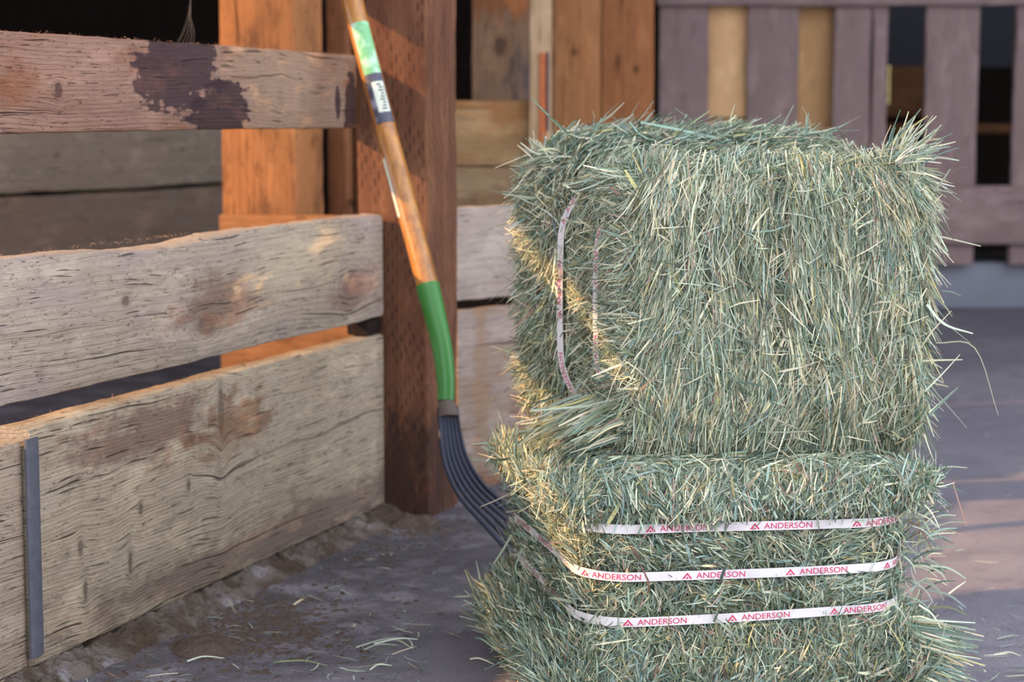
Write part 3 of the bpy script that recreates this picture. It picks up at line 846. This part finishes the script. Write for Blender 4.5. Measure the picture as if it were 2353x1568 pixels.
for k, ys in enumerate(STY):
    so = (-0.007, 0.011)[k]
    lp_ = ring_loop(UW / 2 + so, UH / 2 + (-0.004, 0.004)[k], 0.10)
    loop = [(x, ys - UD / 2 + 0.026 * math.cos(math.pi * y / UH) - 0.014, (y * (0.90 if y > 0 else 0.97)) + UH / 2) for (x, y) in lp_]
    loop.reverse()
    strap(upper, loop, (0, 1, 0), 0.0105, 0.119, (0.06, 0.02)[k], lean=(0.30, 0.55)[k])

# ---- hand-placed tufts and flyaway stems
def to_local(root, p):
    return root.matrix_basis.inverted() @ p if False else (Matrix.Rotation(-root.rotation_euler.z, 4, 'Z') @ (p - root.location))
def fly(root, items):
    out = []
    for (a, m_, b, Y, w) in items:
        Ys_ = Y if isinstance(Y, tuple) else (Y, Y, Y)
        out.append(tuple(to_local(root, sight(q[0], q[1], yy)) for q, yy in zip((a, m_, b), Ys_)) + (w,))
    return out
up_items = [((1330, 335), (1275, 280), (1221, 226), 2.60, 0.003), ((1335, 338), (1290, 290), (1233, 244), 2.60, 0.0018), ((1262, 352), (1230, 352), (1196, 328), 2.62, 0.003),
    ((1650, 318), (1560, 298), (1472, 281), 2.62, 0.0035), ((1786, 305), (1806, 275), (1824, 241), 2.55, 0.0022), ((1850, 310), (1855, 285), (1858, 260), 2.5, 0.003),
    ((2040, 335), (2080, 295), (2116, 250), 2.40, 0.0032), ((2050, 335), (2085, 300), (2132, 266), 2.40, 0.003), ((2055, 340), (2105, 310), (2152, 267), 2.38, 0.0026),
    ((2045, 335), (2072, 300), (2088, 256), 2.40, 0.0024), ((2060, 345), (2120, 325), (2166, 318), 2.38, 0.003), ((2070, 345), (2150, 336), (2196, 326), 2.38, 0.002),
    ((2090, 350), (2140, 320), (2153, 303), 2.38, 0.002), ((2100, 360), (2160, 362), (2204, 369), 2.37, 0.003), ((2146, 440), (2164, 418), (2184, 388), 2.37, 0.003),
    ((2140, 540), (2180, 548), (2254, 566), 2.37, 0.0026), ((2130, 700), (2170, 745), (2236, 767), 2.36, 0.0032), ((2150, 788), (2240, 800), (2294, 955), 2.38, 0.0016),
    ((2135, 955), (2165, 925), (2202, 890), 2.36, 0.0036), ((2135, 950), (2160, 928), (2192, 898), 2.36, 0.003), ((2120, 830), (2160, 828), (2212, 827), 2.37, 0.0024),
    ((2125, 900), (2165, 860), (2206, 815), 2.37, 0.0018), ((2165, 668), (2190, 672), (2208, 680), 2.38, 0.0014),
    ((1310, 920), (1260, 970), (1184, 975), 2.52, 0.003), ((1330, 950), (1270, 990), (1200, 1010), 2.5, 0.003), ((1300, 945), (1250, 985), (1186, 1000), 2.52, 0.003),
    ((1430, 930), (1330, 935), (1222, 945), 2.34, 0.0032), ((1430, 945), (1340, 975), (1280, 1010), 2.34, 0.003), ((1250, 640), (1200, 640), (1172, 600), 2.6, 0.002),
    ((1500, 385), (1420, 395), (1340, 380), 2.36, 0.003), ((1500, 375), (1440, 380), (1350, 390), 2.36, 0.0026)]
for k in range(110):   # splayed tuft at the top right corner
    x0, y0 = 2062 + rnd.gauss(0, 24), 372 + rnd.gauss(0, 9)
    an = math.radians(rnd.uniform(-82, 8)); l = rnd.uniform(35, 105) * (0.75 + 0.4 * math.cos(an + 0.9))
    up_items.append(((x0, y0), (x0 + l * .5 * math.cos(an - .1), y0 + l * .5 * math.sin(an - .1)), (x0 + l * math.cos(an), y0 + l * math.sin(an)), 2.375 + rnd.uniform(-.035, .035), rnd.uniform(0.001, 0.0022)))
for k in range(90):   # combed fringe at the lower left
    x, y = rnd.uniform(1290, 1440), rnd.uniform(905, 1010)
    l = rnd.uniform(60, 130)
    up_items.append(((x, y), (x - l * .5, y + l * .18), (x - l, y + l * rnd.uniform(.25, .6)), 2.31 + (1440 - x) / 150 * 0.17, rnd.uniform(0.0018, 0.0034)))
strand_obj('loose_stems', fly(upper, up_items), upper)
lo_items = [((1160, 1075), (1120, 1060), (1082, 1057), 2.55, 0.003), ((1084, 1060), (1083, 1053), (1081, 1046), 2.55, 0.002), ((1175, 1230), (1155, 1265), (1133, 1298), 2.5, 0.003),
    ((1200, 1260), (1185, 1310), (1217, 1345), 2.42, 0.002), ((1190, 1340), (1193, 1390), (1197, 1435), 2.4, 0.0024), ((1180, 1130), (1140, 1150), (1104, 1165), 2.52, 0.0016),
    ((2160, 1110), (2200, 1125), (2216, 1133), 2.36, 0.002), ((2190, 1110), (2205, 1160), (2222, 1210), 2.36, 0.002), ((2150, 1225), (2170, 1240), (2190, 1250), 2.36, 0.002),
    ((2125, 1255), (2150, 1272), (2167, 1275), 2.36, 0.0022), ((2180, 1365), (2200, 1350), (2219, 1337), 2.34, 0.0024)]
for k in range(420):  # thick tuft swept out at the lower right
    t = rnd.random(); q = rnd.gauss(0, 1)
    x0, y0 = rnd.uniform(2010, 2110), 1420 + rnd.uniform(-10, 100)
    l = rnd.uniform(80, 175)
    an = math.radians(rnd.uniform(4, 34) + (y0 - 1420) * 0.12)
    lo_items.append(((x0, y0), (x0 + l * .5 * math.cos(an * 1.2), y0 + l * .5 * math.sin(an * 1.2)), (min(2290, x0 + l * math.cos(an)), y0 + l * math.sin(an)), 2.34 + rnd.uniform(-.05, .04), rnd.uniform(0.0016, 0.0034)))
for k in range(70):
    x, y = rnd.uniform(2080, 2150), rnd.uniform(1080, 1400)
    an = rnd.uniform(-0.7, 0.9); l = rnd.uniform(35, 95)
    lo_items.append(((x, y), (x + l * .5 * math.cos(an), y + l * .5 * math.sin(an)), (x + l * math.cos(an + .2), y + l * math.sin(an + .2)), 2.33 + rnd.uniform(-.04, .06), rnd.uniform(0.0012, 0.0028)))
for k in range(150):  # hay lapping over the strap ends at the right corner
    x, y = rnd.uniform(2035, 2120), rnd.uniform(1150, 1460)
    an = rnd.uniform(0, 6.28); l = rnd.uniform(25, 70)
    lo_items.append(((x, y), (x + l * .5 * math.cos(an), y + l * .5 * math.sin(an)), (x + l * math.cos(an + .2), y + l * math.sin(an + .2)), 2.27 + (x - 2035) * 0.0009 + rnd.uniform(-.015, .02), rnd.uniform(0.0012, 0.0024)))
strand_obj('loose_stems', fly(lower, lo_items), lower, P_FRESH)

# ================================================================== hay fork
fork = empty('hay_fork', ground(1240, 1330))
tag(fork, 'hay fork with varnished wooden handle, green collar and black tines leaning on the post', 'fork')
fl0 = fork.location.copy()
def FP_(px, py, Y): return sight(px, py, Y) - fl0
g = G('varnished_ash')
s = g.xyz(g.obj())
v = g.noise(g.vec(g.mul(s[0], 90), g.mul(s[1], 90), g.mul(s[2], 6)), 1.0, 4)
v2 = g.noise(g.obj(), 30, 4)
c = g.mix(g.step(v, 0.3, 0.7), srgb(196, 134, 56), srgb(156, 98, 36))
c = g.mix(g.step(v2, 0.55, 0.75, 0, 0.5), c, srgb(112, 74, 40))
mat_handle = g.finish(c, 0.36, v, 0.0004, 0.3, 0.8)
hpts = [FP_(776, -150, 3.315), FP_(812, 10, 3.27), FP_(870, 235, 3.225), FP_(925, 440, 3.175), FP_(984, 662, 3.12)]
hs = spline(hpts, 8)
v_, f_ = tube(hs, 0.0168, 20)
mesh_obj('handle', v_, f_, mat_handle, fork, True, 60)
mat_green = plain('green_plastic', srgb(60, 132, 54), 0.36, 0, 0.5, 0.06, 30)
gpts = spline([FP_(982, 655, 3.122), FP_(1000, 728, 3.105), FP_(1016, 800, 3.088), FP_(1024, 870, 3.072), FP_(1025, 922, 3.06)], 7)
rads = [0.0182 - 0.0058 * (i / (len(gpts) - 1)) for i in range(len(gpts))]
v_, f_ = tube(gpts, rads, 20)
mesh_obj('collar', v_, f_, mat_green, fork, True, 60)
mat_tine = plain('black_tine_steel', srgb(58, 62, 76), 0.45, 0.5, 0.5, 0.2, 50)
mat_sock = plain('dusty_socket', srgb(104, 92, 86), 0.8, 0.0, 0.3, 0.2, 60)
v_, f_ = tube([FP_(1025, 920, 3.06), FP_(1027, 934, 3.057), FP_(1029, 958, 3.052)], [0.010, 0.0150, 0.0170], 16)
mesh_obj('socket', v_, f_, mat_sock, fork, True, 50)
for k in range(6):
    q = k - 1.0
    sp = Vector((0.0085, 0.030, 0.0)); ax_ = Vector((0.0044, 0.004, 0.0))
    base = [(1012, 940, 3.05), (1013, 1000, 3.036), (1024, 1070, 3.016), (1056, 1140, 2.99), (1112, 1205, 2.965), (1190, 1285, 2.93), (1275, 1352, 2.885)]
    wts = [0.0, 0.12, 0.25, 0.42, 0.62, 0.85, 1.0]
    pts = []
    for (bx, by, bY), wt in zip(base, wts):
        p = FP_(bx, by, bY) + ax_ * (k * (1 - wt * 0.4)) + sp * (k * wt)
        pts.append(p)
    zlast = pts[-1].z
    pts[-1].z = max(0.006, min(pts[-1].z, 0.012)) - fl0.z
    pts.append(pts[-1] + Vector((0.05, -0.03, 0.004)))
    pp = spline(pts, 8)
    v_, f_ = tube(pp, [0.0045 * (1 - 0.35 * i / (len(pp) - 1)) for i in range(len(pp))], 10)
    mesh_obj('tine', v_, f_, mat_tine, fork, True, 60)

# stickers wrapped on the handle
def sticker(name, i0, i1, a0, a1, mat, lift=0.0004, parent=fork, rad=0.0168):
    """patch of the handle's surface between two fractions of its length and two angles (0 = towards the viewer, + to the right)"""
    V, Fc = [], []
    nu, nv = 14, 10
    L = len(hs) - 1
    for a in range(nu + 1):
        t = (i0 + (i1 - i0) * a / nu) * L
        k = min(int(t), L - 1)
        p = hs[k].lerp(hs[k + 1], t - k)
        tg = (hs[min(k + 1, L)] - hs[max(k, 0)]).normalized()
        tov = Vector((0, -1, 0)); tov = (tov - tg * tov.dot(tg)).normalized()
        rt = tg.cross(tov).normalized()
        if rt.x < 0: rt = -rt
        for b in range(nv + 1):
            an = math.radians(a0 + (a1 - a0) * b / nv)
            V.append(p + (tov * math.cos(an) + rt * math.sin(an)) * (rad + lift))
    for a in range(nu):
        for b in range(nv):
            i = a * (nv + 1) + b
            Fc.append((i, i + 1, i + nv + 2, i + nv + 1))
    return mesh_obj(name, V, Fc, mat, parent, True)
def hf(py):
    best = min(range(len(hs)), key=lambda i: 0)
    # fraction of the handle's length at a photo row
    ys = []
    for p in hs:
        w = p + fl0 - Vector((0, 0, CAM_H)); c, s_ = math.cos(TILT), math.sin(TILT)
        dz = w.y * c - w.z * s_; uz = w.y * s_ + w.z * c
        ys.append(H_PX / 2 - F_PX * uz / dz)
    for i in range(len(ys) - 1):
        if ys[i] <= py <= ys[i + 1]: return (i + (py - ys[i]) / (ys[i + 1] - ys[i])) / (len(hs) - 1)
    return 0.0
g = G('green_label'); wv = g.noise(g.obj(), 60, 4)
m_gl = g.finish(g.mix(g.step(wv, 0.45, 0.65), srgb(126, 196, 136), srgb(186, 222, 190)), 0.4, None, spec=0.5)
g = G('slate_label'); wv = g.noise(g.obj(), 50, 4)
m_sl = g.finish(g.mix(g.step(wv, 0.5, 0.72), srgb(74, 76, 92), srgb(150, 150, 168)), 0.4, None, spec=0.5)
m_wl = plain('white_label', srgb(226, 232, 214), 0.45, 0, 0.4, 0.05)
m_lk = plain('label_ink', srgb(60, 62, 70), 0.6)
o = sticker('label', hf(58), hf(176), -38, 70, m_gl); tag(o, 'worn pale green label')
s1 = sticker('label', hf(176), hf(290), -38, 70, m_sl); tag(s1, 'scuffed slate label with a white panel')
wpn = sticker('label_panel', hf(196), hf(266), -8, 58, m_wl, 0.0008)
for j in range(9):
    a = hf(201 + j * 7); sticker('label_mark', a, hf(201 + j * 7 + 3.6), 14 + (j * 37 % 14), 40 + (j * 23 % 12), m_lk, 0.0011, wpn)
o = sticker('label', hf(362), hf(497), -88, -48, m_wl); tag(o, 'white paper label on the side of the handle')

# ================================================================== dirt, chaff, dust
# ragged ridge of dirt and manure along the foot of the boards
g = G('packed_dirt')
co = g.obj()
d1 = g.noise(co, 18, 5, 0.6); d2 = g.noise(co, 60, 5, 0.65); d3 = g.noise(co, 200, 3)
c = g.mix(g.step(d1, 0.38, 0.62), srgb(94, 80, 68), srgb(130, 120, 112))
c = g.mix(g.step(d2, 0.5, 0.7, 0, 0.8), c, srgb(72, 58, 50))
c = g.mix(g.step(d1, 0.60, 0.68, 0, 0.7), c, srgb(168, 164, 172))
c = g.mix(1.0, c, (0.8, 0.8, 0.8), 'MULTIPLY')
mat_dirt = g.finish(c, 0.95, g.add(d2, g.mul(d3, 0.5)), 0.01, 1.0, 0.15)
V, Fc = [], []
nx, ny = 260, 16
for i in range(nx + 1):
    l = -1.75 + 1.83 * i / nx
    wd = 0.040 + 0.016 * mn.noise((l * 7, 0, 3)) + 0.012 * mn.noise((l * 25, 0, 3))
    for j in range(ny + 1):
        t = j / ny
        y = 0.03 - t * (wd + 0.03)
        hgt = (0.030 + 0.010 * mn.noise((l * 9, 4, 1))) * (1 - t) ** 0.7 * (1 if t < 1 else 0)
        hgt += (0.010 * mn.noise((l * 55, y * 55, 2)) + 0.008 * mn.noise((l * 110, y * 110, 7))) * min(1, (1 - t) * 3)
        V.append((l, y, max(hgt, -0.002 + 0.004 * (1 - t))))
for i in range(nx):
    for j in range(ny):
        k = i * (ny + 1) + j
        Fc.append((k, k + ny + 1, k + ny + 2, k + 1))
dr = mesh_obj('dirt_ridge', V, Fc, mat_dirt, None, True)
dr.location = FP; dr.rotation_euler = (0, 0, FROT)
tag(dr, 'ragged ridge of dirt and chaff packed along the foot of the stall boards', 'dirt', kind='stuff')

def flake(name, px, py, sx, sy, hz, seed, rot, label, mat):
    """torn slab of dried muck lying on the floor"""
    p = ground(px, py)
    n, m = 28, 12
    V, Fc = [(0, 0, hz)], []
    for j in range(1, m + 1):
        for i in range(n):
            a = 2 * math.pi * i / n
            rr = j / m
            e = 1 + 0.35 * mn.noise((math.cos(a) * 1.7 + seed, math.sin(a) * 1.7, 0)) + 0.12 * mn.noise((math.cos(a) * 6 + seed, math.sin(a) * 6, 4))
            x, y = rr * e * math.cos(a) * sx, rr * e * math.sin(a) * sy
            z = hz * (1 - rr ** 3) + hz * 0.5 * mn.noise((x * 60, y * 60, seed)) * (1 - rr * 0.6)
            V.append((x, y, max(0.0005, z) if j < m else 0.0005))
    for i in range(n): Fc.append((0, 1 + i, 1 + (i + 1) % n))
    for j in range(m - 1):
        for i in range(n):
            a, b = 1 + j * n + i, 1 + j * n + (i + 1) % n
            Fc.append((a, a + n, b + n, b))
    o = mesh_obj(name, V, Fc, mat, None, True)
    o.location = (p.x, p.y, 0.0); o.rotation_euler = (0, 0, rot)
    return tag(o, label, 'dirt', 'dried muck on the floor')
mat_muck = plain('dried_muck', srgb(90, 78, 70), 0.95, 0, 0.1, 0.55, 160, 0.008)
flake('muck_flake', 470, 1490, 0.052, 0.05, 0.012, 3.1, 0.2, 'dark curled flake of dried muck on the floor near the steel strip', mat_muck)
flake('muck_flake', 945, 1203, 0.045, 0.04, 0.014, 9.4, 0.1, 'dark clod of dirt at the foot of the brown post', mat_muck)
def crumbs(name, n, fn_, label, smax):
    V, Fc = [], []
    for k in range(n):
        x, y = fn_()
        r_ = smax * rnd.random() ** 3 + 0.0012
        b = len(V)
        a0 = rnd.uniform(0, 6.28); el = rnd.uniform(0.8, 2.6)
        for q in range(5):
            a = a0 + q * 6.28 / 5
            rr = r_ * rnd.uniform(0.6, 1.2)
            dx, dy = rr * el * math.cos(a - a0), rr * math.sin(a - a0)
            V.append((x + dx * math.cos(a0) - dy * math.sin(a0), y + dx * math.sin(a0) + dy * math.cos(a0), 0.0))
        V.append((x, y, r_ * rnd.uniform(0.15, 0.55)))
        for q in range(5): Fc.append((b + q, b + (q + 1) % 5, b + 5))
    o = mesh_obj(name, V, Fc, mat_muck)
    return tag(o, label, 'dirt', kind='stuff')
def crumb_pos():
    k = rnd.random()
    if k < 0.62:
        p = ground(rnd.gauss(560, 130), rnd.gauss(1440, 42))
    elif k < 0.8:
        p = ground(rnd.gauss(930, 60), rnd.gauss(1212, 14))
    else:
        l = rnd.uniform(-1.2, 0.05); p = FP + FD * l + FN * (0.045 + abs(rnd.gauss(0, 0.09)))
    return p.x, p.y
crumbs('dirt_crumbs', 3400, crumb_pos, 'crumbled brown dirt strewn on the floor beside the dirt ridge', 0.0055)

# chaff scattered over the floor
def scatter(name, n, fn_, label, prob, Lr=(0.01, 0.05), Wr=(0.0008, 0.0022)):
    pts = np.array([fn_() for _ in range(n)])
    c = np.column_stack([pts[:, 0], pts[:, 1], np.full(n, 0.0035) + rng.uniform(0, 0.003, n)])
    an = rng.uniform(0, 6.28, n)
    d = np.column_stack([np.cos(an), np.sin(an), rng.normal(size=n) * 0.04])
    o = ribbon_mesh(name, c, unit(d), unit(np.column_stack([rng.normal(size=n) * .3, rng.normal(size=n) * .3, np.ones(n)])),
                    rng.uniform(Lr[0], Lr[1], n), rng.uniform(Wr[0], Wr[1], n), rng.normal(size=n) * 0.02, rng.normal(size=n) * 0.06, pick(n, prob), None)
    return tag(o, label, 'chaff', kind='stuff')
def near_fence():
    l = rnd.uniform(-1.2, 0.05); q = abs(rnd.gauss(0, 0.16)) + 0.05
    p = FP + FD * l + FN * q
    return p.x, p.y
def near_bale():
    a = rnd.uniform(0, 6.28); r_ = 0.30 + abs(rnd.gauss(0, 0.14))
    return c0.x + r_ * math.cos(a) * 1.05, c0.y + r_ * math.sin(a)
def right_floor():
    return rnd.uniform(0.4, 2.0), rnd.uniform(2.2, 6.6)
scatter('chaff', 260, near_fence, 'short bits of chaff on the floor along the dirt ridge', P_FRESH, (0.005, 0.028), (0.0005, 0.0012))
scatter('chaff', 420, near_bale, 'green chaff fallen on the floor round the hay bales', P_FRESH, (0.008, 0.045))
scatter('chaff', 700, right_floor, 'thin scatter of pale green chaff over the open floor on the right', P_FRESH, (0.01, 0.05))
# the longer stems one can pick out
stem_spots = [((818, 1488), (930, 1466)), ((835, 1494), (915, 1483)), ((860, 1480), (960, 1470)), ((430, 1520), (515, 1513)), ((630, 1522), (752, 1530)), ((520, 1368), (542, 1410)),
              ((535, 1365), (556, 1345)), ((850, 1540), (900, 1530)), ((675, 1390), (700, 1380)), ((1080, 1515), (1135, 1527)), ((2285, 1505), (2345, 1508)), ((900, 1470), (950, 1492))]
MIDL = 'green straw in the small cluster on bare concrete midway between boards and hay'
STRAW_LABELS = [MIDL, MIDL, MIDL, 'pale straw lying just below the dark curled muck flake', 'thin straw alone near the bottom edge, right of the muck flake', 'pale upright-looking straw on the dirt ridge by the lowest board',
    'short curled straw on top of the dirt ridge', 'short straw below the small green cluster at the bottom edge', 'tiny bright straw on the floor above the brown dirt crust', 'brownish straw touching the shaded foot of the lower hay bale',
    'pale straw on the right floor beyond the swept tuft of hay', MIDL]
for i, (a, b) in enumerate(stem_spots):
    pa, pb = ground(*a, 0.004), ground(*b, 0.004)
    mid = (pa + pb) / 2 + Vector((0.003 * (-1) ** i, 0.004, 0.003))
    o = strand_obj('hay_straw', [(Vector((0, 0, 0)), mid - pa, pb - pa, 0.0019)], None, P_FRESH if i in (0, 1, 2, 4, 7, 11) else P_PALE)
    o.location = pa
    del o['kind']
    tag(o, STRAW_LABELS[i], 'straw', 'long straws on the floor')

# dust and fluff along the top edges
def fluff(name, l0, l1, y0, y1, z, n, label, root=None, zfn=None):
    l = rng.uniform(l0, l1, n); l = np.where(rng.uniform(size=n) < 0.6, l0 + (l1 - l0) * (np.round((l - l0) / (l1 - l0) * 14) / 14) + rng.normal(size=n) * 0.012, l)
    l = np.clip(l, l0, l1)
    c = np.column_stack([l, rng.uniform(y0, y1, n), z + np.abs(rng.normal(size=n)) * 0.0012])
    d = unit(np.column_stack([rng.normal(size=n), rng.normal(size=n) * .6, rng.normal(size=n) * .5]))
    o = ribbon_mesh(name, c, d, unit(rng.normal(size=(n, 3))), rng.uniform(0.002, 0.008, n), rng.uniform(0.0002, 0.0006, n), rng.normal(size=n) * .15, rng.normal(size=n) * .2,
                    np.clip(np.tile(np.array(srgb(176, 140, 110)), (n, 1)) * rng.uniform(.6, 1.2, (n, 1)), 0, 1), None)
    o.location = FP; o.rotation_euler = (0, 0, FROT)
    return tag(o, label, 'dust', kind='stuff')
fluff('dust_fluff', -1.1, -0.02, 0.05, 0.085, 0.769, 260, 'dusty fluff along the upper edge of the stained top rail')
fluff('dust_fluff', -1.1, -0.02, 0.006, 0.038, 0.509, 260, 'dusty fluff along the upper edge of the middle stall board')
fluff('dust_fluff', -1.1, -0.02, 0.006, 0.038, 0.310, 260, 'dusty fluff along the upper edge of the lowest stall board')

# cobweb hanging above the rail
mat_web = plain('cobweb_silk', srgb(96, 86, 76), 0.9)
V, Fc = [], []
top = sight(440, -40, 2.86)
for k in range(11):
    e = sight(406 + k * 4.2 + rnd.uniform(-2, 2), 97 + rnd.uniform(-3, 3), 2.84 + rnd.uniform(-.012, .012))
    m1 = sight(437 + rnd.uniform(-3, 3), 20, 2.855).lerp(e, 0.12 + 0.02 * rnd.random())
    v_, f_ = tube(spline([top, m1, m1.lerp(e, .55) + Vector((0.002, 0, 0)), e], 4), 0.00016, 4)
    b = len(V); V += v_; Fc += [tuple(b + i for i in f) for f in f_]
web = mesh_obj('cobweb', V, Fc, mat_web)
tag(web, 'wispy cobweb hanging in front of the dark stall above the top rail', 'cobweb')
